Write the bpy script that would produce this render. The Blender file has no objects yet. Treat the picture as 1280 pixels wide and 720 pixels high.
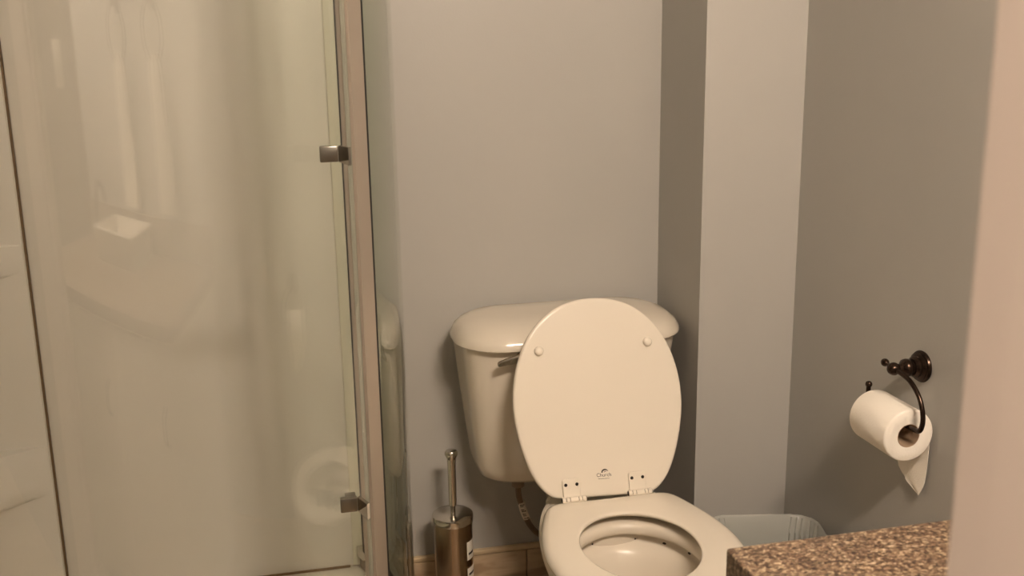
import bpy, bmesh, math, random
from mathutils import Vector, Matrix, Euler
from math import sin, cos, pi, radians, sqrt, atan2
random.seed(4)
S = bpy.context.scene
COL = S.collection

# ------------------------------------------------------------------ camera
cam_data = bpy.data.cameras.new('camera')
cam = bpy.data.objects.new('camera', cam_data)
COL.objects.link(cam)
S.camera = cam
cam_data.sensor_width = 36.0
cam_data.lens = 36.0                     # 1280 px focal length over 1280 px of width
cam_data.clip_start = 0.02
_r = Vector((0.975, -0.222, -0.016)); _u = Vector((0.067, 0.221, 0.973)); _w = Vector((0.212, 0.950, -0.231))
_w.normalize(); _r = (_r - _w * _r.dot(_w)).normalized(); _u = _r.cross(_w)
m = Matrix((( _r.x, _u.x, -_w.x, 0.0), (_r.y, _u.y, -_w.y, 0.0), (_r.z, _u.z, -_w.z, 1.30), (0, 0, 0, 1)))
cam.matrix_world = m
cam_data.dof.use_dof = True
cam_data.dof.focus_distance = 1.85
cam_data.dof.aperture_fstop = 8.0

# ------------------------------------------------------------------ world, exposure, lights
world = bpy.data.worlds.new('world'); S.world = world
world.use_nodes = True
world.node_tree.nodes['Background'].inputs[0].default_value = (0.9, 0.8, 0.65, 1)
world.node_tree.nodes['Background'].inputs[1].default_value = 0.05
S.view_settings.view_transform = 'Standard'
S.view_settings.look = 'None'
S.view_settings.exposure = 0.0
S.view_settings.gamma = 1.0
S.view_settings.use_curve_mapping = False
WARM = (1.0, 0.83, 0.67)
VANITY_STRENGTH = 355.0        # bulbs of the wall light over the vanity
JAMB_FILL_STRENGTH = 240.0           # fill globe added under the entry ceiling to brighten the door jamb

D = 2.225       # back wall plane
XR = 1.07       # right wall plane
XC = 0.849      # chase side plane
YC = 1.975      # chase front plane
XL = -0.517     # shower side panel plane
YF = 0.352      # front wall, inner face
CEIL = 2.42

# ------------------------------------------------------------------ material helpers
def lin(c):
    return tuple((x / 255 / 12.92) if x / 255 <= 0.04045 else ((x / 255 + 0.055) / 1.055) ** 2.4 for x in c) + (1.0,)

def new_mat(name):
    mt = bpy.data.materials.new(name); mt.use_nodes = True
    nt = mt.node_tree
    return mt, nt, nt.nodes['Principled BSDF']

def node(nt, kind, **kw):
    n = nt.nodes.new(kind)
    for k, v in kw.items():
        if k in n.inputs.keys() if hasattr(n.inputs, 'keys') else False:
            n.inputs[k].default_value = v
        else:
            setattr(n, k, v)
    return n

def mat(name, c, rough=0.5, metal=0.0, var=0.0, scale=20.0, bump=0.0, bscale=200.0, coat=0.0, spec=None, aniso=None):
    mt, nt, b = new_mat(name)
    b.inputs['Base Color'].default_value = lin(c)
    b.inputs['Roughness'].default_value = rough
    b.inputs['Metallic'].default_value = metal
    if coat: b.inputs['Coat Weight'].default_value = coat; b.inputs['Coat Roughness'].default_value = 0.04
    if spec is not None: b.inputs['Specular IOR Level'].default_value = spec
    tc = nt.nodes.new('ShaderNodeTexCoord')
    if var > 0:
        nz = nt.nodes.new('ShaderNodeTexNoise'); nz.inputs['Scale'].default_value = scale; nz.inputs['Detail'].default_value = 4
        nt.links.new(tc.outputs['Object'], nz.inputs['Vector'])
        mr = nt.nodes.new('ShaderNodeMapRange')
        mr.inputs['From Min'].default_value = 0.3; mr.inputs['From Max'].default_value = 0.7
        mr.inputs['To Min'].default_value = 1 - var; mr.inputs['To Max'].default_value = 1 + var
        nt.links.new(nz.outputs['Fac'], mr.inputs['Value'])
        hs = nt.nodes.new('ShaderNodeHueSaturation'); hs.inputs['Color'].default_value = lin(c)
        nt.links.new(mr.outputs['Result'], hs.inputs['Value'])
        nt.links.new(hs.outputs['Color'], b.inputs['Base Color'])
    if bump > 0:
        nb = nt.nodes.new('ShaderNodeTexNoise'); nb.inputs['Scale'].default_value = bscale; nb.inputs['Detail'].default_value = 3
        nt.links.new(tc.outputs['Object'], nb.inputs['Vector'])
        bp = nt.nodes.new('ShaderNodeBump'); bp.inputs['Strength'].default_value = bump; bp.inputs['Distance'].default_value = 0.002
        nt.links.new(nb.outputs['Fac'], bp.inputs['Height'])
        nt.links.new(bp.outputs['Normal'], b.inputs['Normal'])
    return mt

def glass_mat(name, tint, f0=0.04, gain=1.0):
    """clear sheet glass: transparent body with a Schlick mirror on each face"""
    mt = bpy.data.materials.new(name); mt.use_nodes = True
    nt = mt.node_tree; nt.nodes.clear()
    out = nt.nodes.new('ShaderNodeOutputMaterial')
    g = nt.nodes.new('ShaderNodeNewGeometry')
    dt = nt.nodes.new('ShaderNodeVectorMath'); dt.operation = 'DOT_PRODUCT'
    nt.links.new(g.outputs['Incoming'], dt.inputs[0]); nt.links.new(g.outputs['Normal'], dt.inputs[1])
    def mth(op, a, b=None):
        n = nt.nodes.new('ShaderNodeMath'); n.operation = op; n.use_clamp = False
        for i, v in enumerate((a, b)):
            if v is None: continue
            if isinstance(v, (int, float)): n.inputs[i].default_value = v
            else: nt.links.new(v, n.inputs[i])
        return n.outputs[0]
    c = mth('ABSOLUTE', dt.outputs['Value'])
    p = mth('POWER', mth('SUBTRACT', 1.0, c), 5.0)
    fr = mth('MINIMUM', mth('MULTIPLY', mth('ADD', mth('MULTIPLY', p, 1 - f0), f0), gain), 1.0)
    tr = nt.nodes.new('ShaderNodeBsdfTransparent'); tr.inputs[0].default_value = tint
    gl = nt.nodes.new('ShaderNodeBsdfGlossy'); gl.inputs['Roughness'].default_value = 0.0
    gl.inputs['Color'].default_value = (1, 1, 1, 1)
    mx = nt.nodes.new('ShaderNodeMixShader')
    nt.links.new(fr, mx.inputs[0]); nt.links.new(tr.outputs[0], mx.inputs[1]); nt.links.new(gl.outputs[0], mx.inputs[2])
    nt.links.new(mx.outputs[0], out.inputs[0])
    return mt

def emit_mat(name, c, strength):
    mt = bpy.data.materials.new(name); mt.use_nodes = True
    nt = mt.node_tree; nt.nodes.clear()
    out = nt.nodes.new('ShaderNodeOutputMaterial'); e = nt.nodes.new('ShaderNodeEmission')
    e.inputs[0].default_value = tuple(c) + (1,); e.inputs[1].default_value = strength
    nt.links.new(e.outputs[0], out.inputs[0])
    return mt

def granite_mat():
    mt, nt, b = new_mat('granite')
    tc = nt.nodes.new('ShaderNodeTexCoord')
    mp = nt.nodes.new('ShaderNodeMapping'); mp.inputs['Scale'].default_value = (1.0, 1.45, 1.3); mp.inputs['Rotation'].default_value = (0, 0, 0.15)
    nt.links.new(tc.outputs['Object'], mp.inputs['Vector'])
    n1 = nt.nodes.new('ShaderNodeTexNoise'); n1.inputs['Scale'].default_value = 190; n1.inputs['Detail'].default_value = 3; n1.inputs['Roughness'].default_value = 0.6
    n1.inputs['Distortion'].default_value = 0.6
    v1 = nt.nodes.new('ShaderNodeTexVoronoi'); v1.inputs['Scale'].default_value = 240
    n2 = nt.nodes.new('ShaderNodeTexNoise'); n2.inputs['Scale'].default_value = 28; n2.inputs['Detail'].default_value = 2
    for n in (n1, v1, n2): nt.links.new(mp.outputs[0], n.inputs['Vector'])
    r1 = nt.nodes.new('ShaderNodeValToRGB')
    e = r1.color_ramp.elements
    e[0].position = 0.37; e[0].color = lin((34, 22, 17))
    e[1].position = 0.44; e[1].color = lin((72, 52, 40))
    for p, c in ((0.50, (110, 86, 69)), (0.57, (140, 117, 92)), (0.64, (206, 186, 154))):
        x = e.new(p); x.color = lin(c)
    nt.links.new(n1.outputs['Fac'], r1.inputs['Fac'])
    sx = nt.nodes.new('ShaderNodeSeparateColor'); nt.links.new(v1.outputs['Color'], sx.inputs[0])
    r2 = nt.nodes.new('ShaderNodeValToRGB')
    r2.color_ramp.interpolation = 'CONSTANT'
    f = r2.color_ramp.elements
    f[0].position = 0.0; f[0].color = lin((42, 29, 24)); f[1].position = 0.18; f[1].color = lin((90, 69, 55))
    for p, c in ((0.40, (126, 102, 80)), (0.66, (108, 89, 77)), (0.85, (172, 150, 120))):
        x = f.new(p); x.color = lin(c)
    nt.links.new(sx.outputs[0], r2.inputs['Fac'])
    mx = nt.nodes.new('ShaderNodeMixRGB'); mx.inputs[0].default_value = 0.35
    nt.links.new(r1.outputs[0], mx.inputs[1]); nt.links.new(r2.outputs[0], mx.inputs[2])
    m2 = nt.nodes.new('ShaderNodeMixRGB'); m2.blend_type = 'OVERLAY'; m2.inputs[0].default_value = 0.25
    nt.links.new(mx.outputs[0], m2.inputs[1]); nt.links.new(n2.outputs['Fac'], m2.inputs[2])
    nt.links.new(m2.outputs[0], b.inputs['Base Color'])
    b.inputs['Roughness'].default_value = 0.35
    return mt

def stone_mat(name, c1, c2, rough=0.45):
    mt, nt, b = new_mat(name)
    tc = nt.nodes.new('ShaderNodeTexCoord')
    mp = nt.nodes.new('ShaderNodeMapping'); mp.inputs['Scale'].default_value = (0.5, 1, 3.2)
    nt.links.new(tc.outputs['Object'], mp.inputs['Vector'])
    n1 = nt.nodes.new('ShaderNodeTexNoise'); n1.inputs['Scale'].default_value = 14; n1.inputs['Detail'].default_value = 6; n1.inputs['Distortion'].default_value = 0.8
    nt.links.new(mp.outputs[0], n1.inputs['Vector'])
    r = nt.nodes.new('ShaderNodeValToRGB'); r.color_ramp.elements[0].position = 0.36; r.color_ramp.elements[0].color = lin(c1)
    r.color_ramp.elements[1].position = 0.56; r.color_ramp.elements[1].color = lin(c2)
    nt.links.new(n1.outputs['Fac'], r.inputs['Fac']); nt.links.new(r.outputs[0], b.inputs['Base Color'])
    b.inputs['Roughness'].default_value = rough
    return mt

def brushed_mat(name, c, rough=0.3):
    mt, nt, b = new_mat(name)
    b.inputs['Base Color'].default_value = lin(c); b.inputs['Metallic'].default_value = 1.0
    tc = nt.nodes.new('ShaderNodeTexCoord')
    mp = nt.nodes.new('ShaderNodeMapping'); mp.inputs['Scale'].default_value = (6, 6, 900)
    nt.links.new(tc.outputs['Object'], mp.inputs['Vector'])
    n1 = nt.nodes.new('ShaderNodeTexNoise'); n1.inputs['Scale'].default_value = 4; n1.inputs['Detail'].default_value = 2
    nt.links.new(mp.outputs[0], n1.inputs['Vector'])
    mr = nt.nodes.new('ShaderNodeMapRange'); mr.inputs['To Min'].default_value = rough - 0.03; mr.inputs['To Max'].default_value = rough + 0.05
    nt.links.new(n1.outputs['Fac'], mr.inputs['Value']); nt.links.new(mr.outputs[0], b.inputs['Roughness'])
    tg_ = nt.nodes.new('ShaderNodeTangent'); tg_.direction_type = 'RADIAL'; tg_.axis = 'Z'
    nt.links.new(tg_.outputs[0], b.inputs['Tangent']); b.inputs['Anisotropic'].default_value = 0.85; b.inputs['Anisotropic Rotation'].default_value = 0.25
    return mt

M = {}
M['wall'] = mat('wall_paint', (178, 176, 171), 0.42, var=0.02, scale=3, bump=0.10, bscale=260, spec=0.35)
M['ceiling'] = mat('ceiling_paint', (168, 162, 154), 0.8)
M['nook'] = mat('nook_bounce_damper', (112, 104, 96), 0.6)  # unseen nook walls coloured darker than the room paint to cut bounced light
M['trim'] = mat('trim_paint', (206, 192, 182), 0.4, bump=0.03, bscale=120)
M['acrylic'] = mat('shower_acrylic', (242, 238, 230), 0.28, var=0.01, scale=5, spec=0.4)
M['tray'] = mat('tray_acrylic', (240, 235, 225), 0.3)
M['porcelain'] = mat('porcelain', (222, 213, 198), 0.17, coat=0.12)
M['bowl'] = mat('bowl_glaze', (224, 215, 200), 0.28)
M['seat'] = mat('seat_enamel', (235, 226, 211), 0.22, coat=0.15)
M['chrome'] = mat('chrome', (205, 200, 192), 0.10, 1.0)
M['lever'] = mat('lever_chrome', (176, 170, 160), 0.2, 1.0)
M['alu'] = mat('brushed_aluminium', (188, 180, 170), 0.38, 1.0, bump=0.02, bscale=400)
M['nickel'] = mat('satin_nickel', (150, 146, 138), 0.28, 1.0)
M['alu_dark'] = mat('dull_aluminium', (158, 148, 136), 0.5, 0.6)
M['alu_light'] = mat('satin_post_face', (196, 184, 170), 0.5, 0.55)
M['steel'] = brushed_mat('brushed_steel', (166, 146, 122), 0.24)
M['dark'] = mat('black_rubber', (24, 23, 21), 0.6)
M['screw'] = mat('dark_screw', (40, 34, 30), 0.4, 0.6)
M['flange'] = mat('panel_flange', (236, 234, 216), 0.3)
M['caulk'] = mat('stained_caulk', (120, 96, 68), 0.7)
M['bronze'] = mat('oil_rubbed_bronze', (60, 47, 39), 0.26, 0.85, var=0.25, scale=60)
M['paper'] = mat('tissue_paper', (248, 241, 230), 0.9, bump=0.25, bscale=300, spec=0.1)
M['core'] = mat('card_core', (176, 150, 124), 0.9)
M['granite'] = granite_mat()
M['tile'] = stone_mat('beige_stone_tile', (166, 142, 114), (198, 176, 146))
M['tilecap'] = stone_mat('beige_stone_cap', (186, 164, 132), (208, 186, 152))
M['floor'] = stone_mat('floor_stone', (150, 128, 102), (182, 160, 130), 0.3)
M['hose'] = mat('braided_hose', (112, 96, 80), 0.45, 0.5, bump=0.6, bscale=700)
M['nut'] = mat('grey_nut', (128, 114, 98), 0.5)
M['tag'] = mat('paper_tag', (206, 198, 184), 0.7)
M['ink'] = mat('print_ink', (58, 50, 44), 0.6)
M['red'] = mat('label_red', (150, 48, 40), 0.5)
M['cabinet'] = mat('cabinet_paint', (222, 214, 200), 0.4)
M['sink'] = mat('sink_ceramic', (232, 226, 214), 0.12)
M['towel'] = mat('towel_cotton', (244, 238, 226), 0.95, bump=0.6, bscale=250)
M['plate'] = mat('switch_plastic', (232, 226, 214), 0.35)
M['bulb'] = emit_mat('vanity_bulb_glow', WARM, VANITY_STRENGTH)
M['jambfill'] = emit_mat('jamb_fill_glow', WARM, JAMB_FILL_STRENGTH)
M['glass'] = glass_mat('shower_glass', (0.988, 0.992, 0.985, 1), 0.055)
M['glass_darkened'] = glass_mat('shower_glass_darkened', (0.90, 0.925, 0.885, 1), 0.055)  # same glass as the door, tint darkened to imitate the grazing view
M['glass_edge'] = mat('glass_cut_edge', (168, 168, 154), 0.2)
M['bin'] = mat('bin_plastic', (176, 176, 170), 0.4)
def liner_mat():
    mt, nt, b = new_mat('bag_film')
    nt.nodes.remove(b)
    out = [n for n in nt.nodes if n.type == 'OUTPUT_MATERIAL'][0]
    tr = nt.nodes.new('ShaderNodeBsdfTransparent'); tr.inputs[0].default_value = (0.9, 0.92, 0.9, 1)
    pr = nt.nodes.new('ShaderNodeBsdfPrincipled'); pr.inputs['Base Color'].default_value = lin((214, 214, 208)); pr.inputs['Roughness'].default_value = 0.16
    mx = nt.nodes.new('ShaderNodeMixShader'); mx.inputs[0].default_value = 0.5
    nt.links.new(tr.outputs[0], mx.inputs[1]); nt.links.new(pr.outputs[0], mx.inputs[2]); nt.links.new(mx.outputs[0], out.inputs[0])
    return mt
M['liner'] = liner_mat()

# ------------------------------------------------------------------ object helpers
def base_of(p):
    v = Vector((0, 0, 0))
    while p is not None:
        v += p.location; p = p.parent
    return v

def obj(name, bm, material, parent=None, smooth=True, loc=None, angle=40):
    """link a bmesh built in world coordinates as ONE mesh object"""
    bmesh.ops.recalc_face_normals(bm, faces=bm.faces)
    me = bpy.data.meshes.new(name)
    o = bpy.data.objects.new(name, me)
    COL.objects.link(o)
    off = Vector((0, 0, 0))
    if parent is not None:
        o.parent = parent; off = base_of(parent)
    elif loc is not None:
        o.location = loc; off = Vector(loc)
    bmesh.ops.translate(bm, verts=bm.verts, vec=-off)
    if smooth:
        for f in bm.faces: f.smooth = True
        for e in bm.edges:
            if len(e.link_faces) == 2 and e.calc_face_angle(0) > radians(angle): e.smooth = False
    bm.to_mesh(me); bm.free()
    for mm in (material if isinstance(material, (list, tuple)) else [material]): me.materials.append(mm)
    return o

def tag(o, label, cat, group=None):
    o['label'] = label; o['category'] = cat
    if group: o['group'] = group
    return o

def thing(name, label, cat, loc, group=None):
    o = bpy.data.objects.new(name, None); COL.objects.link(o)
    o.location = loc; o.empty_display_size = 0.05
    return tag(o, label, cat, group)

def struct(name, bm, material, parent=None, smooth=False):
    o = obj(name, bm, material, parent, smooth=smooth)
    if parent is None: o['kind'] = 'structure'
    return o

def NB(): return bmesh.new()

def add_box(bm, x0, x1, y0, y1, z0, z1, bevel=0.0, seg=2):
    vs = [bm.verts.new((x, y, z)) for x in (x0, x1) for y in (y0, y1) for z in (z0, z1)]
    idx = [(0, 1, 3, 2), (4, 6, 7, 5), (0, 4, 5, 1), (2, 3, 7, 6), (0, 2, 6, 4), (1, 5, 7, 3)]
    fs = [bm.faces.new([vs[i] for i in f]) for f in idx]
    if bevel > 0:
        es = list({e for f in fs for e in f.edges})
        bmesh.ops.bevel(bm, geom=es, offset=bevel, segments=seg, affect='EDGES', profile=0.5)
    return bm

def box(*a, **k):
    return add_box(NB(), *a, **k)

def loft(bm, rings, cap0=True, cap1=True, closed=True):
    R = [[bm.verts.new(p) for p in ring] for ring in rings]
    for a, b in zip(R[:-1], R[1:]):
        n = len(a)
        for i in range(n if closed else n - 1):
            j = (i + 1) % n
            try: bm.faces.new((a[i], a[j], b[j], b[i]))
            except ValueError: pass
    if cap0: bm.faces.new(R[0][::-1])
    if cap1: bm.faces.new(R[-1])
    return R

def frame(axis):
    z = Vector(axis).normalized()
    x = z.orthogonal().normalized(); y = z.cross(x)
    return x, y, z

def lathe(bm, prof, origin, axis=(0, 0, 1), n=32, cap0=True, cap1=True):
    """prof: list of (radius, height)"""
    x, y, z = frame(axis); o = Vector(origin)
    rings = []
    for r, h in prof:
        rings.append([o + z * h + (x * cos(2 * pi * i / n) + y * sin(2 * pi * i / n)) * max(r, 1e-5) for i in range(n)])
    loft(bm, rings, cap0, cap1)
    return bm

def spline(pts, sub=6, closed=False):
    P = [Vector(p) for p in pts]; out = []
    n = len(P)
    rng = range(n) if closed else range(n - 1)
    for i in rng:
        if closed: p0, p1, p2, p3 = P[(i - 1) % n], P[i], P[(i + 1) % n], P[(i + 2) % n]
        else: p0, p1, p2, p3 = P[max(i - 1, 0)], P[i], P[i + 1], P[min(i + 2, n - 1)]
        for k in range(sub):
            t = k / sub
            out.append(0.5 * ((2 * p1) + (p2 - p0) * t + (2 * p0 - 5 * p1 + 4 * p2 - p3) * t * t + (3 * p1 - p0 - 3 * p2 + p3) * t ** 3))
    if not closed: out.append(P[-1])
    return out

def tube(bm, pts, r, n=12, cap=True):
    pts = [Vector(p) for p in pts]
    rs = r if isinstance(r, (list, tuple)) else [r] * len(pts)
    t0 = (pts[1] - pts[0]).normalized(); x = t0.orthogonal().normalized()
    rings = []
    for i, p in enumerate(pts):
        t = (pts[min(i + 1, len(pts) - 1)] - pts[max(i - 1, 0)]).normalized()
        x = (x - t * x.dot(t)).normalized(); y = t.cross(x)
        rings.append([p + (x * cos(2 * pi * k / n) + y * sin(2 * pi * k / n)) * rs[i] for k in range(n)])
    loft(bm, rings, cap, cap)
    return bm

def offset_poly(pts, d):
    """2D closed outline moved inwards by d (outline runs counter-clockwise)"""
    n = len(pts); out = []
    for i in range(n):
        a = Vector(pts[i - 1]); b = Vector(pts[(i + 1) % n]); t = (b - a)
        nrm = Vector((-t.y, t.x)).normalized()
        out.append(Vector(pts[i]) + nrm * d)
    return out

def mirror_outline(half, sub=5):
    """half outline from bottom centre (x=0) to top centre, x >= 0 -> smooth counter-clockwise closed loop"""
    h = [Vector((p[0], p[1])) for p in half]
    full = h + [Vector((-p.x, p.y)) for p in h[-2:0:-1]]
    return [Vector((p.x, p.y)) for p in spline([(q.x, q.y, 0) for q in full], sub, True)]

def slab(bm, outline, place, t, r, steps=4):
    """rounded plate: outline in 2D, place(u, v, w) -> world, thickness t (w from 0 to t), edge radius r"""
    rings = []
    for k in range(steps + 1):
        a = pi / 2 * k / steps
        rings.append([place(p.x, p.y, r - r * sin(a)) for p in offset_poly(outline, r - r * cos(a))][:])
    rings.append([place(p.x, p.y, 0) for p in offset_poly(outline, r + 0.002)])
    rings = rings[::-1]
    for k in range(steps + 1):
        a = pi / 2 * k / steps
        rings.append([place(p.x, p.y, t - r + r * sin(a)) for p in offset_poly(outline, r - r * cos(a))])
    rings.append([place(p.x, p.y, t) for p in offset_poly(outline, r + 0.002)])
    loft(bm, rings)
    return bm

def rrect(hx, hy, r, n=5):
    pts = []
    for cx, cy, a0 in ((hx - r, hy - r, 0), (-hx + r, hy - r, 90), (-hx + r, -hy + r, 180), (hx - r, -hy + r, 270)):
        for k in range(n + 1):
            a = radians(a0 + 90 * k / n); pts.append(Vector((cx + r * cos(a), cy + r * sin(a))))
    return pts

def text_mesh(txt, size, place):
    cu = bpy.data.curves.new('t', 'FONT'); cu.body = txt; cu.size = size; cu.align_x = 'CENTER'
    to = bpy.data.objects.new('t', cu); COL.objects.link(to)
    dg = bpy.context.evaluated_depsgraph_get()
    me = bpy.data.meshes.new_from_object(to.evaluated_get(dg))
    bm = NB(); bm.from_mesh(me)
    bpy.data.objects.remove(to); bpy.data.meshes.remove(me); bpy.data.curves.remove(cu)
    for v in bm.verts: v.co = place(v.co.x, v.co.y, 0.0)
    return bm

# ------------------------------------------------------------------ the room
struct('floor', box(-1.1, 1.3, -1.5, D + 0.1, -0.05, 0), M['floor'])
struct('ceiling', box(-1.1, 1.3, -1.5, D + 0.1, CEIL, CEIL + 0.05), M['ceiling'])
struct('wall_back', box(-0.90, XR + 0.1, D, D + 0.1, 0, CEIL), M['wall'])
struct('wall_right', box(XR, XR + 0.1, -0.20, D, 0, CEIL), M['wall'])
struct('wall_chase', box(XC, XR, YC, D, 0, CEIL), M['wall'])
struct('wall_left', box(-0.90, -0.80, YF, D, 0, CEIL), M['wall'])
JX = 0.287
# thin partition between the entry (where the camera stands) and the vanity nook, header over the doorway
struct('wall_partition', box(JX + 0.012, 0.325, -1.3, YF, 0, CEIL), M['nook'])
fw = NB()
add_box(fw, -0.90, -0.54, 0.232, YF, 0, CEIL)
add_box(fw, -0.54, JX + 0.012, 0.232, YF, 2.06, CEIL)
struct('wall_front', fw, M['wall'])
YN = -0.20
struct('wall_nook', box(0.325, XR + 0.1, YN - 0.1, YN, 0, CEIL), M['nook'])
struct('wall_hall_back', box(-1.0, 0.325, -1.4, -1.3, 0, CEIL), M['wall'])
struct('wall_hall_left', box(-1.05, -0.95, -1.3, 0.232, 0, CEIL), M['wall'])
struct('wall_hall_front', box(-0.95, -0.54, 0.212, 0.2315, 0, CEIL), M['wall'])
# door lining and casings of the doorway the camera looks through
jm = NB()
add_box(jm, JX, JX + 0.012, 0.232, YF, 0, 2.05, 0.001)
add_box(jm, -0.54, -0.528, 0.232, YF, 0, 2.05, 0.001)
add_box(jm, -0.54, JX + 0.012, 0.232, YF, 2.05, 2.062)
struct('trim_1', jm, M['trim'])
cs = NB()
for y0, y1 in ((YF, 0.385), (0.205, 0.232)):
    add_box(cs, JX + 0.0065, 0.3265 if y0 > 0.3 else JX + 0.0115, y0, y1, 0, 2.12, 0.002)
    add_box(cs, -0.53, JX + 0.0065, y0, y1, 2.056, 2.12, 0.004)
struct('trim_2', cs, M['trim'])

def baseboard(name, boxes):
    """stone skirting: tiles with recessed joints below a rounded cap"""
    root = None
    b = NB()
    for x0, x1, y0, y1, ax in boxes: add_box(b, x0, x1, y0, y1, 0.108, 0.121, 0.004, 3)
    root = struct(name, b, M['tilecap'])
    for x0, x1, y0, y1, ax in boxes:
        a0, a1 = (x0, x1) if ax == 'x' else (y0, y1)
        n = max(1, round((a1 - a0) / 0.33)); w = (a1 - a0) / n
        for k in range(n):
            s0, s1 = a0 + k * w + 0.001, a0 + (k + 1) * w - 0.001
            if ax == 'x':
                t = box(s0, s1, y0 + 0.002, y1, 0.0, 0.107, 0.0012, 1)
            else:
                t = box(x0 + 0.002, x1, s0, s1, 0.0, 0.107, 0.0012, 1)
            obj('tile', t, M['tile'], root)
    return root
baseboard('baseboard_back', [(0.190, XC, D - 0.014, D, 'x')])
baseboard('baseboard_chase', [(XC - 0.012, XR - 0.013, YC - 0.014, YC, 'x')])
baseboard('baseboard_right', [(XR - 0.014, XR, 0.90, YC - 0.016, 'y')])

# ------------------------------------------------------------------ shower
AX, AY, AR = -0.543, 1.95, 0.75      # centre and radius of the curved front; 
def arc(phi, r=AR, z=0.0):
    a = radians(phi); return Vector((AX + r * cos(a), AY - r * sin(a), z))
def arc_slab(bm, p0, p1, r0, r1, z0, z1, n=24, bevel=0):
    rings = []
    for k in range(n + 1):
        ph = p0 + (p1 - p0) * k / n
        rings.append([arc(ph, r0, z0), arc(ph, r1, z0), arc(ph, r1, z1), arc(ph, r0, z1)])
    loft(bm, rings)
    return bm

# surround panels
sur = thing('shower_surround', 'glossy cream acrylic wall panels lining the corner shower behind the glass', 'shower wall', (XL, D, 0.12))
b = box(XL + 0.001, 0.126, D - 0.013, D - 0.0005, 0.121, 2.2, 0.004)
obj('back_panel', b, M['acrylic'], sur)
obj('corner_panel', box(-0.778, XL - 0.0025, D - 0.030, D - 0.0005, 0.121, 2.2, 0.003), M['acrylic'], sur)
obj('side_panel', box(-0.792, -0.779, 1.20, D - 0.0005, 0.121, 2.2, 0.003), M['acrylic'], sur)
obj('panel_flange', box(0.103, 0.1262, D - 0.0165, D - 0.0128, 0.124, 2.2, 0.0012), M['flange'], sur)
obj('panel_gap', box(0.1264, 0.1293, D - 0.010, D - 0.0005, 0.121, 2.2), M['dark'], sur, smooth=False)
obj('corner_joint', box(XL - 0.0026, XL + 0.0012, D - 0.0165, D - 0.0025, 0.121, 2.2), M['caulk'], sur, smooth=False)
def ledge(xtip, ztop, zbot, dep):
    """moulded soap shelf that swells out of the corner panel towards the left"""
    bm = NB(); rings = []
    yp = D - 0.029
    h = ztop - zbot
    for k in range(17):
        t = k / 16
        x = xtip - (xtip + 0.776) * t
        d = dep * sin(pi / 2 * min(1, t * 1.15)) ** 1.2 + 0.0008
        zb = zbot - 0.06 * t
        hh = ztop - zb
        sec = [(0.0, 0.0), (-0.9, -0.002), (-1.0, -0.012), (-1.0, -0.03), (-0.97, -hh * 0.7), (-0.8, -hh * 0.9), (-0.3, -hh), (0.0, -hh)]
        rings.append([Vector((x, yp + d * q, ztop + z)) for q, z in sec])
    loft(bm, rings)
    return bm
obj('soap_shelf', ledge(-0.522, 0.925, 0.868, 0.05), M['acrylic'], sur)
obj('soap_shelf', ledge(-0.524, 0.492, 0.385, 0.09), M['acrylic'], sur)
obj('caulk_bead', box(XL + 0.002, 0.096, D - 0.0175, D - 0.0125, 0.1205, 0.1245), M['caulk'], sur, smooth=False)

# tray
tr = thing('shower_tray', 'low cream quadrant shower tray under the curved glass enclosure', 'shower tray', (XL, D, 0))
bm = NB()
def quad(r, z, ins):
    x0 = -0.778 + ins; y0 = D - 0.001 - ins
    ring = [Vector((x0, y0, z))]
    ps = -math.degrees(math.asin((y0 - AY) / r))
    for k in range(29):
        p = arc(ps + (90 - ps) * k / 28, r, z)
        ring.append(Vector((max(p.x, x0), p.y, z)))
    ring.append(Vector((x0, AY - r, z)))
    return ring
loft(bm, [quad(AR + 0.016, 0.0, 0), quad(AR + 0.02, 0.06, 0), quad(AR + 0.018, 0.112, 0), quad(AR + 0.010, 0.1195, 0),
          quad(AR - 0.05, 0.1195, 0.055), quad(AR - 0.062, 0.112, 0.066), quad(AR - 0.09, 0.045, 0.085), quad(AR - 0.3, 0.04, 0.2)])
obj('tray_body', bm, M['tray'], tr)

# glass enclosure
enc = thing('shower_enclosure', 'curved clear glass shower enclosure with aluminium post and chrome clips', 'shower enclosure', (AX + AR * cos(radians(29)), AY - AR * sin(radians(29)), 0.12))
Z0, Z1 = 0.135, 2.0
def path_slab(bm, p0, p1, r0, r1, z0, z1, n=24, wall=None):
    """slab that follows the curved front; with wall set it runs on to the back wall"""
    rings = []
    if wall is not None: p0 = -math.degrees(math.asin((D - 0.003 - AY) / (AR + 0.013)))
    for k in range(n + 1):
        ph = p0 + (p1 - p0) * k / n
        rings.append([arc(ph, r0, z0), arc(ph, r1, z0), arc(ph, r1, z1), arc(ph, r0, z1)])
    loft(bm, rings)
    return bm
def glass_pane(name, p0, p1, wall=None):
    o = obj(name, path_slab(NB(), p0, p1, AR - 0.004, AR + 0.004, 0.165 if wall else Z0, Z1, 64, wall), [M['glass_darkened'] if wall else M['glass'], M['glass_edge']], enc)
    for f in o.data.polygons:
        c = f.center + enc.location
        rad = Vector((c.x - AX, c.y - AY, 0)).normalized()
        f.material_index = 0 if abs(f.normal.dot(rad)) > 0.7 else 1
    return o
glass_pane('fixed_pane', 0, 25.95, D - 0.004)
glass_pane('door_pane', 30.7, 88.0)
flat = box(-0.777, AX + AR * cos(radians(88.4)), AY - AR - 0.004, AY - AR + 0.004, Z0, Z1)
obj('return_pane', flat, M['glass'], enc, smooth=False)
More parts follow.
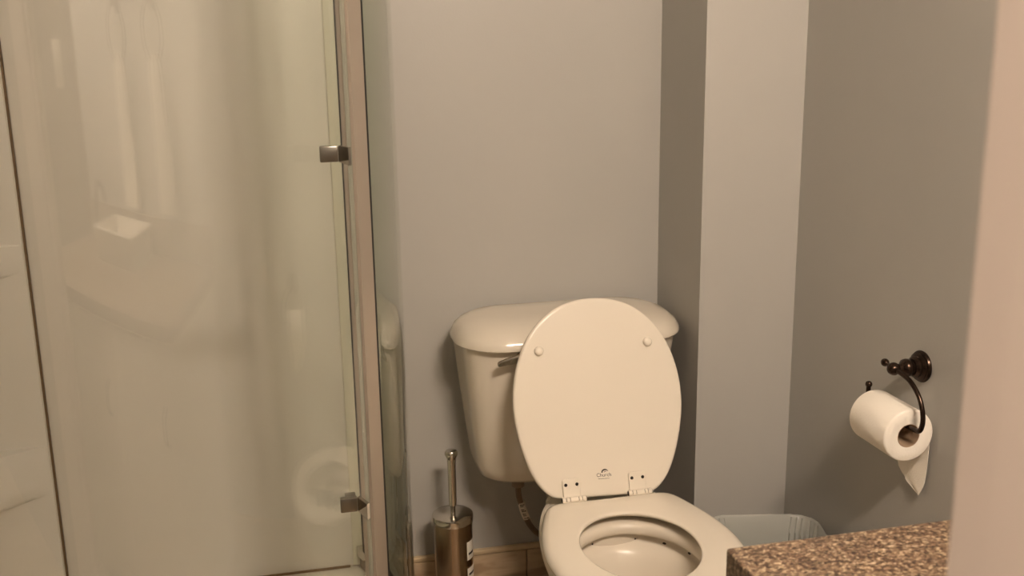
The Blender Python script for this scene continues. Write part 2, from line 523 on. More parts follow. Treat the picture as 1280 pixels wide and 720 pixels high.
# post with a black gasket towards the fixed pane
obj('post', arc_slab(NB(), 27.0, 30.5, AR - 0.012, AR + 0.008, 0.122, 2.0, 4), M['alu_light'], enc, angle=25)
obj('gasket', arc_slab(NB(), 25.97, 26.98, AR - 0.010, AR + 0.0055, 0.122, 2.0, 2), M['dark'], enc, angle=25)
# wall channel and rails
obj('wall_channel', box(0.1295, 0.170, D - 0.024, D - 0.0005, 0.178, 2.0, 0.002), M['alu_dark'], enc)
def rail(z0, z1, r0, r1, bev):
    bm = path_slab(NB(), 0, 26.9, r0, r1, z0, z1, 26, D)
    bmesh.ops.bevel(bm, geom=[e for e in bm.edges if len(e.link_faces) == 2 and e.calc_face_angle(0) > 1.0], offset=bev, segments=3, affect='EDGES')
    return bm
br_ = obj('bottom_rail', rail(0.152, 0.176, AR - 0.048, AR + 0.010, 0.006), M['chrome'], enc)
obj('rail_groove', path_slab(NB(), 0, 26.5, AR - 0.028, AR - 0.022, 0.1755, 0.1768, 26, D), M['dark'], br_)
obj('rail_base', rail(0.1205, 0.151, AR - 0.042, AR + 0.012, 0.003), M['alu_dark'], enc)
obj('door_sill', arc_slab(NB(), 30.6, 88.0, AR - 0.010, AR + 0.011, 0.121, 0.131, 30), M['alu'], enc, angle=25)
obj('top_rail', path_slab(NB(), 0, 88.0, AR - 0.02, AR + 0.02, 2.001, 2.04, 40, D - 0.001), M['alu'], enc, angle=25)
def clip(z):
    h = 0.0115
    bm = box(0.0545, 0.0805, 1.482, 1.493, z - h, z + h, 0.0018)
    c = obj('hinge_clip', bm, M['nickel'], enc)
    obj('clamp_block', box(0.064, 0.080, 1.4935, 1.528, z - h + 0.001, z + 0.002, 0.001), M['nickel'], c)
    k = NB(); rings = []
    for t in (0.0, 0.5, 1.0):
        x = 0.0808 + 0.0125 * t; y = 1.484 - 0.028 * t; dz = 0.003 * t
        rings.append([Vector((x, y, z - h - dz)), Vector((x + 0.004, y + 0.006, z - h - dz)), Vector((x + 0.004, y + 0.006, z + h - dz * 0.2)), Vector((x, y, z + h - dz * 0.2))])
    loft(k, rings)
    bmesh.ops.bevel(k, geom=[e for e in k.edges if len(e.link_faces) == 2 and e.calc_face_angle(0) > 1.0], offset=0.001, segments=2, affect='EDGES')
    obj('knuckle', k, M['chrome'], c)
clip(1.153); clip(0.612)

# ------------------------------------------------------------------ toilet
TX = 0.592      # lid and hinges
SX = 0.598      # bowl and seat ring
toi = thing('toilet', 'white two-piece toilet with its seat lid raised against the tank', 'toilet', (TX, 1.85, 0))
# --- tank
TC = 0.582
def tank_ring(z, hw, yf, yb, r, bow=0.014):
    pts = []
    hy = (yb - yf) / 2; cy = (yb + yf) / 2
    for p in rrect(hw, hy, r, 7):
        y = p.y
        if y < 0: y -= bow * (1 - (p.x / hw) ** 2)
        pts.append(Vector((TC + p.x, cy + y, z)))
    return pts
bm = NB()
def body_ring(z, hw, yf, yb):
    """plan of the tank body: flat back, bowed front with wide rounded corners"""
    pts = []
    for x, y in [(hw - 0.012, yb), (hw, yb - 0.012)]: pts.append((x, y))
    n = 28
    for k in range(n + 1):
        t = pi * k / n
        c, q = cos(t), sin(t)
        x = hw * (abs(c) ** 0.55) * (1 if c >= 0 else -1)
        y = (yf + 0.085) - 0.085 * q ** 0.62 if q > 1e-9 else yf + 0.085
        pts.append((x, y))
    for x, y in [(-hw, yb - 0.012), (-hw + 0.012, yb)]: pts.append((x, y))
    return [Vector((TC + x, y, z)) for x, y in pts]
loft(bm, [body_ring(0.356, 0.155, 2.062, 2.17), body_ring(0.359, 0.178, 2.045, 2.18), body_ring(0.370, 0.193, 2.034, 2.187),
          body_ring(0.395, 0.201, 2.026, 2.19), body_ring(0.46, 0.209, 2.010, 2.192), body_ring(0.56, 0.221, 1.992, 2.195),
          body_ring(0.665, 0.232, 1.976, 2.198), body_ring(0.692, 0.234, 1.972, 2.198)])
obj('tank', bm, M['porcelain'], toi)
bm = NB()
def lid_ring(z, hw, yf, yb, r): return tank_ring(z, hw, yf, yb, r, 0.02)
loft(bm, [lid_ring(0.690, 0.236, 1.982, 2.196, 0.08), lid_ring(0.687, 0.246, 1.972, 2.2, 0.092), lid_ring(0.690, 0.250, 1.968, 2.202, 0.095), lid_ring(0.698, 0.2495, 1.968, 2.202, 0.095),
          lid_ring(0.712, 0.242, 1.976, 2.200, 0.09), lid_ring(0.724, 0.228, 1.992, 2.195, 0.085), lid_ring(0.732, 0.204, 2.018, 2.185, 0.07), lid_ring(0.736, 0.17, 2.05, 2.165, 0.05),
          lid_ring(0.7365, 0.08, 2.08, 2.13, 0.02)])
obj('tank_lid', bm, M['porcelain'], toi)
# --- flush lever
bm = NB(); rings = []
for (x, y, z), hw, hh in zip([(0.470, 1.950, 0.679), (0.450, 1.948, 0.6775), (0.424, 1.946, 0.6735), (0.405, 1.946, 0.669), (0.4025, 1.947, 0.6685)], (0.005, 0.006, 0.0065, 0.006, 0.004), (0.0070, 0.0075, 0.0065, 0.0045, 0.003)):
    rings.append([Vector((x, y + hw * sx, z + hh * sz)) for sx, sz in ((-1, -0.7), (-1, 0.7), (-0.5, 1), (0.8, 1), (1, 0.5), (1, -0.7), (0.6, -1), (-0.6, -1))])
loft(bm, rings)
lev = obj('flush_lever', bm, M['lever'], toi)
obj('lever_boss', lathe(NB(), [(0.006, 0), (0.0125, 0.001), (0.0135, 0.006), (0.0135, 0.03)], (0.462, 1.952, 0.672), (0, 1, 0), 20), M['lever'], lev)
# --- bowl
HC = 1.615     # centre of the seat opening
def egg(phi, a, bb, bf, yc):
    x = a * cos(phi); s = sin(phi)
    return Vector((SX + x, yc + (bb if s > 0 else bf) * s, 0))
def bowl_ring(z, a, bb, bf, yc=1.62, n=72, p=2.0, xo=0.0):
    out = []
    for k in range(n):
        t = 2 * pi * k / n
        c, s = cos(t), sin(t)
        e = 2.0 / p
        x = a * (abs(c) ** e) * (1 if c >= 0 else -1); y = (bb if s > 0 else bf) * (abs(s) ** e) * (1 if s >= 0 else -1)
        out.append(Vector((SX + xo + x, yc + y, z)))
    return out
bm = NB()
loft(bm, [bowl_ring(0.0, 0.115, 0.34, 0.10, 1.68, p=2.6), bowl_ring(0.02, 0.118, 0.342, 0.105, 1.68, p=2.6), bowl_ring(0.06, 0.105, 0.335, 0.085, 1.68, p=2.5),
          bowl_ring(0.14, 0.10, 0.33, 0.09, 1.67, p=2.4), bowl_ring(0.22, 0.118, 0.33, 0.13, 1.65, p=2.3), bowl_ring(0.29, 0.146, 0.33, 0.17, 1.63, p=2.2),
          bowl_ring(0.335, 0.163, 0.33, 0.192, 1.625, p=2.2), bowl_ring(0.352, 0.169, 0.33, 0.198, 1.622, p=2.2), bowl_ring(0.372, 0.1725, 0.33, 0.203, 1.62, p=2.2), bowl_ring(0.386, 0.170, 0.328, 0.200, 1.62, p=2.2),
          bowl_ring(0.390, 0.162, 0.322, 0.193, 1.62, p=2.2),
          *[bowl_ring(z, 0.1065 + d, 0.124 + d, 0.134 + d, HC, xo=-0.008) for z, d in
            ((0.388, 0.026), (0.386, 0.016), (0.382, 0.011), (0.376, 0.009), (0.369, 0.009), (0.364, 0.011), (0.361, 0.017), (0.360, 0.027), (0.356, 0.031), (0.343, 0.0295), (0.3395, 0.025), (0.335, 0.016), (0.325, 0.007), (0.30, -0.003), (0.25, -0.018), (0.205, -0.042), (0.175, -0.066), (0.155, -0.09))]])
bowl = obj('bowl', bm, M['bowl'], toi, angle=50)
# deck between bowl and tank: narrows towards the tank
bm = NB()
def deck_ring(z, k):
    o = [(-0.05, 2.15), (-0.052, 2.05), (-0.075, 1.965), (-0.114, 1.89), (-0.124, 1.82), (-0.13, 1.76), (0.13, 1.76), (0.124, 1.82), (0.114, 1.89), (0.075, 1.965), (0.052, 2.05), (0.05, 2.15)]
    return [Vector((SX + x * k, y, z)) for x, y in o]
loft(bm, [deck_ring(0.12, 0.72), deck_ring(0.25, 0.85), deck_ring(0.34, 0.985), deck_ring(0.378, 1.0), deck_ring(0.385, 0.985), deck_ring(0.387, 0.95)])
obj('deck', bm, M['porcelain'], toi)
obj('water', loft_bm := lathe(NB(), [(0.001, 0), (0.054, 0.0005)], (SX - 0.008, HC - 0.012, 0.178), (0, 0, 1), 32, False, False), M['glass'], toi)
# rim jet holes in the recess under the rim
for k, ph in enumerate((24, 47, 72, 108, 140)):
    t = radians(ph)
    px, py = SX - 0.008 + 0.1365 * cos(t), HC + 0.154 * sin(t)
    nrm = Vector((-cos(t) * 0.112, -sin(t) * 0.1065, 0.0)).normalized()
    tx = Vector((-nrm.y, nrm.x, 0)); ring0 = []; ring1 = []
    for j in range(12):
        a = 2 * pi * j / 12
        o = Vector((px, py, 0.3455)) + tx * 0.0040 * cos(a) + Vector((0, 0, 0.0022 * sin(a)))
        ring0.append(o - nrm * 0.004); ring1.append(o + nrm * 0.0012)
    bm = NB(); loft(bm, [ring0, ring1])
    obj('rim_hole', bm, M['screw'], bowl)
# --- seat ring
ZS = 0.415
half = [(0, -0.200), (0.045, -0.197), (0.088, -0.184), (0.126, -0.158), (0.154, -0.118), (0.171, -0.07), (0.178, -0.018), (0.1765, 0.03), (0.168, 0.08), (0.154, 0.13), (0.139, 0.172), (0.130, 0.190), (0.117, 0.201), (0.098, 0.2045), (0.05, 0.2045), (0, 0.2045)]
out2 = mirror_outline(half, 6)
N = len(out2)
def ray_r(poly, t):
    d = Vector((cos(t), sin(t))); best = 0
    n = len(poly)
    for i in range(n):
        a = poly[i]; b2 = poly[(i + 1) % n]; e = b2 - a
        den = d.x * e.y - d.y * e.x
        if abs(den) < 1e-9: continue
        s = (a.x * e.y - a.y * e.x) / den; u = (a.x * d.y - a.y * d.x) / den
        if s > 0 and -1e-6 <= u <= 1 + 1e-6: best = max(best, s)
    return best
NT = 144
def hole_r(t):
    a, bk, fr = 0.1065, 0.126, 0.136
    b_ = bk if sin(t) > 0 else fr
    return 1 / sqrt((cos(t) / a) ** 2 + (sin(t) / b_) ** 2)
rings = []
sec = []   # (fraction between hole and outer edge, extra radial mm, z)
for k in range(NT):
    t = 2 * pi * k / NT
    ro, ri = ray_r(out2, t) * 1.02, hole_r(t)
    L = ro - ri
    prof = [(ri + 0.022, ZS - 0.018), (ri + 0.012, ZS - 0.0135), (ri + 0.005, ZS - 0.009), (ri + 0.001, ZS - 0.0055), (ri, ZS - 0.0035), (ri + 0.0012, ZS - 0.0014), (ri + 0.004, ZS - 0.0002), (ri + 0.008, ZS),
            (ri + L * 0.5, ZS + 0.0015), (ro - 0.016, ZS - 0.001), (ro - 0.008, ZS - 0.0035), (ro - 0.003, ZS - 0.008), (ro, ZS - 0.014), (ro - 0.001, ZS - 0.019), (ro - 0.004, ZS - 0.024)]
    rings.append([Vector((SX + (-0.008 if j < 9 else 0.0) + r * cos(t), HC + r * sin(t), z)) for j, (r, z) in enumerate(prof)])
bm = NB()
R = [[bm.verts.new(p) for p in ring] for ring in rings]
for i in range(NT):
    a, b2 = R[i], R[(i + 1) % NT]
    for j in range(len(a)):
        jn = (j + 1) % len(a)
        bm.faces.new((a[j], a[jn], b2[jn], b2[j]))
obj('seat', bm, M['seat'], toi, angle=60)
# --- raised lid
LEAN = radians(18.5); ROT = radians(-2.2)
L0 = Vector((TX + 0.0015, 1.838, 0.440))
LU = Vector((1, 0, 0)); LV = Vector((0, sin(LEAN), cos(LEAN))); LN = Vector((0, -cos(LEAN), sin(LEAN)))   # LN faces the camera
def lidp(u, v, w):
    uu = u * cos(ROT) - v * sin(ROT); vv = u * sin(ROT) + v * cos(ROT)
    return L0 + LU * uu + LV * vv + LN * w
half = [(0, -0.031), (0.05, -0.031), (0.087, -0.0305), (0.107, -0.026), (0.124, -0.013), (0.142, 0.011), (0.1585, 0.050), (0.172, 0.101), (0.1785, 0.154), (0.174, 0.211), (0.1575, 0.266), (0.1295, 0.313), (0.0905, 0.3475), (0.047, 0.366), (0, 0.3715)]
lo = mirror_outline(half, 6)
lid = obj('lid', slab(NB(), lo, lambda u, v, w: lidp(u, v, w - 0.016), 0.016, 0.0055), M['seat'], toi, angle=60)
for u, v in ((-0.1215, 0.267), (0.1095, 0.277)):
    bm = lathe(NB(), [(0.0088, -0.001), (0.0095, 0.001), (0.0092, 0.005), (0.0072, 0.0075), (0.003, 0.0085)], lidp(u, v, 0), LN, 24)
    obj('bumper', bm, M['seat'], lid)
# --- logo on the lid
bm = text_mesh('Church', 0.0104, lambda x, y, z: lidp(0.001 + x, 0.0085 + y, 0.0004))
def quadface(p): bm.faces.new([bm.verts.new(lidp(x, y, 0.0004)) for x, y in p])
K = 18
outer = [(0.0030 + 0.0072 * cos(radians(195 - 185 * k / K)), 0.0175 + 0.0062 * sin(radians(195 - 185 * k / K))) for k in range(K + 1)]
inner = [(0.0042 + 0.0058 * cos(radians(195 - 185 * k / K)), 0.0172 + 0.0036 * sin(radians(195 - 185 * k / K))) for k in range(K + 1)]
for k in range(K): quadface([outer[k], outer[k + 1], inner[k + 1], inner[k]])
for k in range(8):
    a0, a1 = radians(170 - 120 * k / 8), radians(170 - 120 * (k + 1) / 8)
    quadface([(0.0045 + r * 1.25 * cos(a), 0.0168 + r * 0.75 * sin(a)) for r, a in ((0.0030, a0), (0.0030, a1), (0.0018, a1), (0.0018, a0))])
for k in range(11):
    x0 = -0.0115 + k * 0.0022
    quadface([(x0, 0.0040), (x0 + 0.0016, 0.0040), (x0 + 0.0016, 0.0050), (x0, 0.0050)])
lg = obj('printed_logo', bm, M['ink'], lid, smooth=False)
lg['label'] = 'small dark printed maker name under an arched mark'
# --- hinges
for sgn in (-1, 1):
    cu = 0.0695 * sgn
    hv = -0.022 + (-0.003 if sgn > 0 else 0.0)
    hl = [Vector((cu + p.x, 0.000 + p.y)) for p in rrect(0.0180, 0.0205, 0.006, 5)]
    def hp(u, v, w): return L0 + LU * u + LV * v + LN * w
    hg = obj('hinge', slab(NB(), hl, lambda u, v, w: hp(u, v - 0.0085, w + 0.0002), 0.0052, 0.0018, 3), M['seat'], toi)
    for du in (-0.0115, 0.0115):
        obj('screw', lathe(NB(), [(0.0034, 0.0045), (0.0034, 0.0056), (0.002, 0.0060)], hp(cu + du, 0.0, 0), LN, 16), M['screw'], hg)
    # barrel of five knuckles along the hinge axis
    c0 = hp(cu, -0.0300, 0.005)
    edges = [-0.022, -0.0135, -0.0055, 0.0125, 0.0195, 0.0285]
    for e0, e1 in zip(edges[:-1], edges[1:]):
        bm = lathe(NB(), [(0.0055, e0 + 0.0004), (0.0065, e0 + 0.0012), (0.0065, e1 - 0.0012), (0.0055, e1 - 0.0004)], c0, (1, 0, 0), 20)
        obj('knuckle', bm, M['seat'], hg)
    pin = lathe(NB(), [(0.0048, -0.0222), (0.0048, 0.0287)], c0, (1, 0, 0), 16)
    obj('pin', pin, M['dark'], hg)
    bm = box(c0.x - 0.017, c0.x + 0.024, c0.y - 0.006, c0.y + 0.008, 0.386, c0.z - 0.001, 0.002)
    obj('foot', bm, M['seat'], hg)
# --- supply hose
hs = spline([(0.474, 2.095, 0.352), (0.474, 2.097, 0.330), (0.477, 2.10, 0.300), (0.489, 2.11, 0.262), (0.508, 2.125, 0.215), (0.540, 2.145, 0.175), (0.585, 2.165, 0.152), (0.62, 2.18, 0.145)], 7)
sh = obj('supply_hose', tube(NB(), hs, 0.0068, 14), M['hose'], toi)
obj('hose_nut', lathe(NB(), [(0.010, 0), (0.0150, 0.001), (0.0150, 0.020), (0.012, 0.022), (0.010, 0.03)], (0.474, 2.0955, 0.330), (0, 0, 1), 10), M['nut'], sh)
tg = spline([(0.482, 2.103, 0.288), (0.488, 2.109, 0.264), (0.497, 2.117, 0.240)], 6)
tgo = obj('paper_tag', tube(NB(), tg, 0.0082, 14), M['tag'], sh)
bm = NB()
for k in range(7):
    i = 1 + k; p = tg[min(i * len(tg) // 9 + 1, len(tg) - 1)]
    add_box(bm, p.x - 0.0052, p.x + (0.002 if k % 3 else 0.005), p.y - 0.0086, p.y - 0.0070, p.z - 0.0010, p.z + 0.0012)
obj('tag_print', bm, M['ink'], tgo, smooth=False)
# shut-off valve where the hose meets the wall
obj('stop_valve', lathe(NB(), [(0.016, 0), (0.018, 0.004), (0.009, 0.006), (0.009, 0.03), (0.012, 0.032), (0.012, 0.04)], (0.63, D - 0.015, 0.145), (0, -1, 0), 18), M['chrome'], toi)

# ------------------------------------------------------------------ toilet brush
BX, BY = 0.3235, 2.100
br = thing('toilet_brush', 'brushed steel toilet brush canister with upright handle beside the toilet', 'toilet brush', (BX, BY, 0))
can = obj('canister', lathe(NB(), [(0.041, 0), (0.0435, 0.002), (0.0435, 0.264), (0.041, 0.264)], (BX, BY, 0), (0, 0, 1), 56), M['steel'], br)
obj('cap', lathe(NB(), [(0.0440, 0.262), (0.0462, 0.263), (0.0466, 0.2645), (0.0466, 0.276), (0.0458, 0.2788), (0.0438, 0.2800), (0.012, 0.2812), (0.009, 0.2812)], (BX, BY, 0), (0, 0, 1), 56), M['chrome'], br)
hd = obj('handle', lathe(NB(), [(0.0055, 0.278), (0.0055, 0.298), (0.0085, 0.300), (0.0092, 0.32), (0.0095, 0.400), (0.0100, 0.412)], (BX + 0.001, BY, 0), (0, 0, 1), 28), M['chrome'], br)
obj('knob', lathe(NB(), [(0.0100, 0.410), (0.0125, 0.416), (0.0150, 0.422), (0.0150, 0.4255), (0.0120, 0.430), (0.005, 0.4315)], (BX + 0.001, BY, 0), (0, 0, 1), 28), M['chrome'], hd)
def on_can(a0, a1, z0, z1, dr, n=8):
    bm = NB(); rings = []
    for k in range(n + 1):
        a = radians(a0 + (a1 - a0) * k / n)
        rings.append([Vector((BX + r * cos(a), BY + r * sin(a), z)) for r, z in ((0.0433, z0), (0.0435 + dr, z0), (0.0435 + dr, z1), (0.0433, z1))])
    loft(bm, rings); return bm
for z0, z1 in ((0.178, 0.222), (0.128, 0.158)):
    st = obj('sticker', on_can(-56, -2, z0, z1, 0.0004), M['plate'], can)
    st['label'] = 'white sticker with small dark print on the side of the canister'
    bm = on_can(-50, -22, z0 + 0.012, z0 + 0.017, 0.0007)
    obj('sticker_print', bm, M['ink'], st)
obj('sticker', on_can(-56, -2, 0.10, 0.127, 0.0004), M['red'], can)

# ------------------------------------------------------------------ waste bin with liner
WX, WY, WZ = 0.922, 1.745, 0.303
bi = thing('waste_bin', 'low waste bin with a translucent bag over its rim, by the wall corner', 'waste bin', (WX, WY, 0))
WR = radians(-13)
def wrot(x, y, z): return Vector((WX + x * cos(WR) - y * sin(WR), WY + x * sin(WR) + y * cos(WR), z))
def bin_ring(z, hx, hy, r, wob=0.0):
    out = []
    for i, p in enumerate(rrect(hx, hy, r, 8)):
        a = atan2(p.y, p.x)
        q = 1 + wob * (sin(a * 23) + 0.6 * sin(a * 41 + 1)) / 30
        out.append(wrot(p.x * q, p.y * q, z))
    return out
bm = NB()
loft(bm, [bin_ring(0, 0.088, 0.095, 0.03), bin_ring(WZ - 0.02, 0.116, 0.121, 0.05), bin_ring(WZ - 0.006, 0.119, 0.124, 0.05), bin_ring(WZ - 0.006, 0.115, 0.120, 0.05), bin_ring(0.01, 0.085, 0.092, 0.03)], True, True)
obj('bin_body', bm, M['bin'], bi)
bm = NB()
n_w = 140
def film(z, hx, hy, r, amp, k0):
    out = []
    base = rrect(hx, hy, r, 34)
    for i, p in enumerate(base):
        a = 2 * pi * i / len(base)
        q = amp * (sin(a * 29 + k0) + 0.8 * sin(a * 53 + 2 * k0) + 0.6 * sin(a * 13))
        d = Vector((p.x, p.y)).normalized()
        out.append(wrot(p.x + d.x * q, p.y + d.y * q, z + q * 0.8))
    return out
loft(bm, [film(WZ - 0.10, 0.120, 0.125, 0.05, 0.0012, 1), film(WZ - 0.03, 0.122, 0.127, 0.051, 0.0010, 1.4), film(WZ + 0.002, 0.1215, 0.1265, 0.05, 0.0005, 2), film(WZ + 0.006, 0.119, 0.124, 0.05, 0.0004, 2), film(WZ + 0.002, 0.1155, 0.1205, 0.05, 0.0005, 2),
          film(WZ - 0.03, 0.110, 0.114, 0.05, 0.0022, 3.2), film(WZ - 0.08, 0.104, 0.108, 0.048, 0.0035, 4.1), film(WZ - 0.15, 0.098, 0.101, 0.045, 0.004, 5), film(WZ - 0.22, 0.073, 0.078, 0.04, 0.003, 6)], False, True)
obj('bag_liner', bm, M['liner'], bi)['label'] = 'translucent crinkled plastic bag folded over the rim'

# ------------------------------------------------------------------ toilet paper holder and roll
PX, PY, PZ = XR, 1.511, 0.742
RX, RY0, RY1, RZ, RR = 1.0165, 1.457, 1.570, 0.638, 0.0470
ho = thing('paper_holder', 'dark bronze toilet paper holder with curved open arm on the right wall', 'paper holder', (PX, PY, PZ))
obj('rosette', lathe(NB(), [(0.0275, 0.0), (0.0285, 0.003), (0.0270, 0.006), (0.0245, 0.007), (0.0245, 0.010), (0.0215, 0.012), (0.0190, 0.013), (0.0190, 0.017), (0.0150, 0.021)], (PX, PY, PZ), (-1, 0, 0), 36), M['bronze'], ho)
obj('stem', lathe(NB(), [(0.0125, 0.018), (0.0125, 0.024), (0.0155, 0.027), (0.0160, 0.032), (0.0150, 0.037), (0.0115, 0.040), (0.0085, 0.042), (0.0075, 0.05)], (PX, PY, PZ), (-1, 0, 0), 28), M['bronze'], ho)
BALL = Vector((PX - 0.056, PY, PZ))
obj('ball', lathe(NB(), [(0.0116 * sin(pi * k / 12), -0.0116 * cos(pi * k / 12)) for k in range(13)], BALL, (1, 0, 0), 24), M['bronze'], ho)
fin = NB()
fd = Vector((0, 1, 0.13)).normalized()
lathe(fin, [(0.0035, 0.008), (0.0035, 0.019), (0.0045, 0.020), (0.0068, 0.024), (0.0072, 0.028), (0.0055, 0.032), (0.002, 0.034)], BALL, fd, 18)
obj('finial', fin, M['bronze'], ho)
ar = spline([BALL + Vector((0, -0.006, 0)), (RX - 0.001, PY - 0.045, PZ - 0.007), (RX, PY - 0.074, PZ - 0.028), (RX, PY - 0.088, PZ - 0.058), (RX, PY - 0.083, PZ - 0.083), (RX, PY - 0.062, RZ + 0.0156), (RX, PY - 0.040, RZ + 0.0154), (RX, PY, RZ + 0.0154), (RX, RY1 - 0.002, RZ + 0.0154), (RX, RY1 + 0.012, RZ + 0.018), (RX, RY1 + 0.017, RZ + 0.034), (RX, RY1 + 0.017, RZ + 0.048)], 8)
arm = obj('arm', tube(NB(), ar, 0.0042, 14), M['bronze'], ho)
obj('arm_tip', lathe(NB(), [(0.0062 * sin(pi * k / 10) + 0.0001, -0.0062 * cos(pi * k / 10)) for k in range(11)], (RX, RY1 + 0.017, RZ + 0.051), (0, 0, 1), 16), M['bronze'], arm)

ro = thing('toilet_roll', 'part-used white toilet paper roll hanging on the dark bronze arm', 'toilet paper', (RX, (RY0 + RY1) / 2, RZ))
bm = NB()
n = 56
def roll_ring(r, y, soft=0.0):
    return [Vector((RX + r * cos(2 * pi * k / n) * (1 + soft * sin(2 * pi * k / n * 2)), y, RZ + r * sin(2 * pi * k / n))) for k in range(n)]
prof = [(0.0212, RY0 + 0.001), (0.030, RY0), (RR - 0.003, RY0 + 0.0002), (RR - 0.0008, RY0 + 0.0015), (RR, RY0 + 0.004), (RR * 1.0, (RY0 + RY1) / 2), (RR, RY1 - 0.004), (RR - 0.001, RY1 - 0.001), (0.030, RY1), (0.0212, RY1 - 0.001)]
R = loft(bm, [roll_ring(r, y, 0.006) for r, y in prof] + [roll_ring(prof[0][0], prof[0][1], 0.006)], False, False)
bmesh.ops.remove_doubles(bm, verts=bm.verts, dist=1e-6)
obj('paper', bm, M['paper'], ro, angle=50)
bm = NB()
loft(bm, [roll_ring(0.0211, RY0 + 0.0012), roll_ring(0.0203, RY0 + 0.0010), roll_ring(0.0203, RY1 - 0.001), roll_ring(0.0211, RY1 - 0.0012), roll_ring(0.0211, RY0 + 0.0012)], False, False)
obj('core', bm, M['core'], ro)
# loose sheet hanging behind the roll along the wall
bm = NB()
rows = []
# near edge (small y) runs longest; far edge torn short
edge = [(0.640, 1.4575, 1.5695), (0.610, 1.4580, 1.5690), (0.580, 1.4590, 1.5650), (0.566, 1.4605, 1.5580), (0.552, 1.4635, 1.5520), (0.542, 1.4660, 1.5460), (0.534, 1.4685, 1.5340), (0.530, 1.4700, 1.5235), (0.527, 1.4710, 1.5225), (0.524, 1.4722, 1.5160), (0.519, 1.4745, 1.4960), (0.515, 1.4768, 1.4800)]
for z, ya, yb in edge:
    t = (0.640 - z) / 0.125
    row = []
    for k in range(9):
        f = k / 8
        y = max(ya, 1.4665) + (yb - max(ya, 1.4665)) * f
        x = RX + RR + 0.0004 - 0.005 * t * t + 0.0016 * sin(f * 5 + t * 4) * t
        row.append(Vector((x, y, z)))
    rows.append(row)
A = [[bm.verts.new(p) for p in r] for r in rows]
B = [[bm.verts.new(p + Vector((0.0006, 0, 0))) for p in r] for r in rows]
for G, fl in ((A, 0), (B, 1)):
    for i in range(len(G) - 1):
        for j in range(8): bm.faces.new((G[i][j], G[i][j + 1], G[i + 1][j + 1], G[i + 1][j]))
for i in range(len(A) - 1):
    bm.faces.new((A[i][0], A[i + 1][0], B[i + 1][0], B[i][0])); bm.faces.new((A[i][8], A[i + 1][8], B[i + 1][8], B[i][8]))
for j in range(8):
    bm.faces.new((A[0][j], A[0][j + 1], B[0][j + 1], B[0][j])); bm.faces.new((A[-1][j], A[-1][j + 1], B[-1][j + 1], B[-1][j]))
obj('loose_sheet', bm, M['paper'], ro)['label'] = 'loose torn sheet hanging behind the roll'

# ------------------------------------------------------------------ vanity, counter and what stands round it
VX0, VX1, VY0, VY1, VZ = 0.431, XR - 0.001, YN + 0.001, 0.916, 0.78
ct = thing('vanity_countertop', 'speckled tan and brown granite vanity countertop in the lower right', 'countertop', ((VX0 + VX1) / 2, (VY0 + VY1) / 2, VZ - 0.035))
obj('slab', box(VX0, VX1, VY0, VY1, VZ - 0.035, VZ, 0.0035, 3), M['granite'], ct)
obj('backsplash', box(VX1 - 0.02, VX1, VY0, VY1 - 0.002, VZ + 0.0002, VZ + 0.10, 0.002), M['granite'], ct)
va = thing('vanity_cabinet', 'cream painted vanity cabinet under the granite countertop', 'cabinet', ((VX0 + VX1) / 2, (VY0 + VY1) / 2, 0))
bm = box(VX0 + 0.04, VX1, VY0, VY1 - 0.02, 0.09, VZ - 0.0355)
add_box(bm, VX0 + 0.10, VX1, VY0, VY1 - 0.03, 0.0, 0.09)
obj('body', bm, M['cabinet'], va, smooth=False)
for k in range(3):
    y0 = VY0 + 0.02 + k * 0.36; y1 = y0 + 0.35
    d = obj('door', box(VX0 + 0.02, VX0 + 0.0395, y0, y1, 0.10, VZ - 0.05, 0.003), M['cabinet'], va)
    hy = y1 - 0.04
    obj('handle', tube(NB(), spline([(VX0 + 0.021, hy, 0.52), (VX0 - 0.002, hy, 0.53), (VX0 - 0.004, hy, 0.58), (VX0 + 0.021, hy, 0.60)], 5), 0.004, 8), M['bronze'], d)
sk = thing('sink_basin', 'white rectangular vessel basin standing on the granite countertop', 'sink', (0.89, 0.30, VZ))
bm = NB()
def sk_ring(z, hx, hy, r): return [Vector((0.89 + p.x, 0.30 + p.y, z)) for p in rrect(hx, hy, r, 5)]
loft(bm, [sk_ring(VZ + 0.0005, 0.11, 0.16, 0.02), sk_ring(VZ + 0.085, 0.125, 0.175, 0.02), sk_ring(VZ + 0.090, 0.122, 0.172, 0.02), sk_ring(VZ + 0.088, 0.11, 0.16, 0.02), sk_ring(VZ + 0.012, 0.09, 0.14, 0.03)])
obj('basin', bm, M['sink'], sk)
obj('drain', lathe(NB(), [(0.02, 0), (0.02, 0.004), (0.016, 0.005)], (0.89, 0.30, VZ + 0.0115)), M['chrome'], sk)
fa = thing('faucet', 'dark bronze faucet beside the white vessel basin on the countertop', 'faucet', (0.89, 0.06, VZ))
obj('spout', tube(NB(), spline([(0.89, 0.06, VZ + 0.001), (0.89, 0.06, VZ + 0.12), (0.89, 0.09, VZ + 0.18), (0.89, 0.14, VZ + 0.175), (0.89, 0.16, VZ + 0.14)], 6), 0.010, 12), M['bronze'], fa)
obj('lever', tube(NB(), [(0.89, 0.055, VZ + 0.14), (0.93, 0.05, VZ + 0.17)], 0.005, 10), M['bronze'], fa)
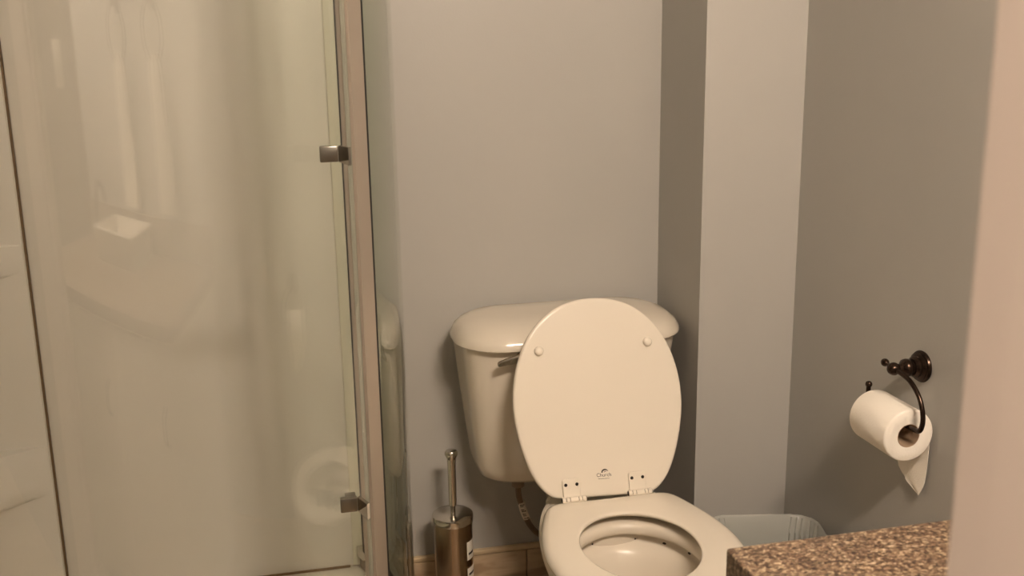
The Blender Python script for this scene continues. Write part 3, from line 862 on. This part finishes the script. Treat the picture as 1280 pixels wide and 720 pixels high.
# towel ring on the right wall
def towel_ring(y, z, label, tlabel):
    t = thing('towel_ring', label, 'towel ring', (XR, y, z), 'towel rings on the right wall')
    obj('rosette', lathe(NB(), [(0.026, 0), (0.026, 0.004), (0.018, 0.012), (0.01, 0.02), (0.008, 0.045), (0.011, 0.05), (0.006, 0.058)], (XR, y, z), (-1, 0, 0), 24), M['bronze'], t)
    rp = [(XR - 0.045, y + 0.075 * sin(2 * pi * k / 40), z - 0.075 + 0.075 * cos(2 * pi * k / 40)) for k in range(41)]
    obj('ring', tube(NB(), rp, 0.0045, 10), M['bronze'], t)
    w = NB(); rings = []
    for zz, hw, th in ((z - 0.125, 0.02, 0.013), (z - 0.15, 0.045, 0.016), (z - 0.19, 0.052, 0.016), (z - 0.30, 0.058, 0.015), (z - 0.45, 0.063, 0.014), (z - 0.52, 0.064, 0.012)):
        ring = []
        for k in range(36):
            a = 2 * pi * k / 36
            ring.append(Vector((XR - 0.045 + (th + 0.006 * sin(a * 7)) * cos(a), y + hw * sin(a), zz)))
        rings.append(ring)
    loft(w, rings)
    tag(obj('hand_towel', w, M['towel'], loc=(XR - 0.045, y, z - 0.52)), tlabel, 'towel', 'hand towels in the towel rings')
towel_ring(0.62, 1.42, 'dark bronze towel ring on the right wall, the one nearer the toilet', 'cream hand towel in the towel ring nearer the toilet')
towel_ring(0.31, 1.42, 'dark bronze towel ring on the right wall, above the white basin', 'cream hand towel in the towel ring above the basin')
sw = thing('light_switch', 'white double switch plate on the end wall of the vanity nook', 'switch', (0.88, YN, 1.27))
obj('plate', box(0.842, 0.918, YN + 0.0005, YN + 0.007, 1.205, 1.335, 0.002), M['plate'], sw)
for z in (1.245, 1.295): obj('rocker', box(0.87, 0.89, YN + 0.0065, YN + 0.012, z - 0.018, z + 0.018, 0.001), M['plate'], sw)
# wall light on the end wall of the vanity nook
LZ = 2.20
vl = thing('vanity_light', 'bronze wall light with four glowing globes in the vanity nook', 'wall light', (0.55, YN, LZ + 0.12))
obj('back_bar', box(0.35, 0.75, YN + 0.0006, YN + 0.025, LZ + 0.065, LZ + 0.115, 0.004), M['bronze'], vl)
for x in (0.37, 0.49, 0.61, 0.73):
    a = obj('bulb_arm', tube(NB(), spline([(x, YN + 0.02, LZ + 0.09), (x, YN + 0.06, LZ + 0.085), (x, YN + 0.09, LZ + 0.068), (x, YN + 0.10, LZ + 0.052)], 5), 0.007, 10), M['bronze'], vl)
    obj('globe', lathe(NB(), [(0.05 * sin(pi * k / 16) + 0.0002, -0.05 * cos(pi * k / 16)) for k in range(17)], (x, YN + 0.10, LZ), (0, 0, 1), 24), M['bulb'], a)
def fill_globe(x, y, label, m):  # unseen lamp, added only for light on the jamb
    t = thing('jamb_fill_light', label, 'fill light', (x, y, CEIL))
    obj('base', lathe(NB(), [(0.11, 0), (0.11, 0.02), (0.09, 0.03)], (x, y, CEIL - 0.0005), (0, 0, -1), 32), M['plate'], t)
    obj('diffuser', lathe(NB(), [(0.10, 0.029), (0.115, 0.05), (0.10, 0.085), (0.06, 0.105), (0.001, 0.11)], (x, y, CEIL), (0, 0, -1), 32), m, t)
fill_globe(-0.30, 0.10, 'round glowing fill globe added on the entry ceiling to light the door jamb', M['jambfill'])
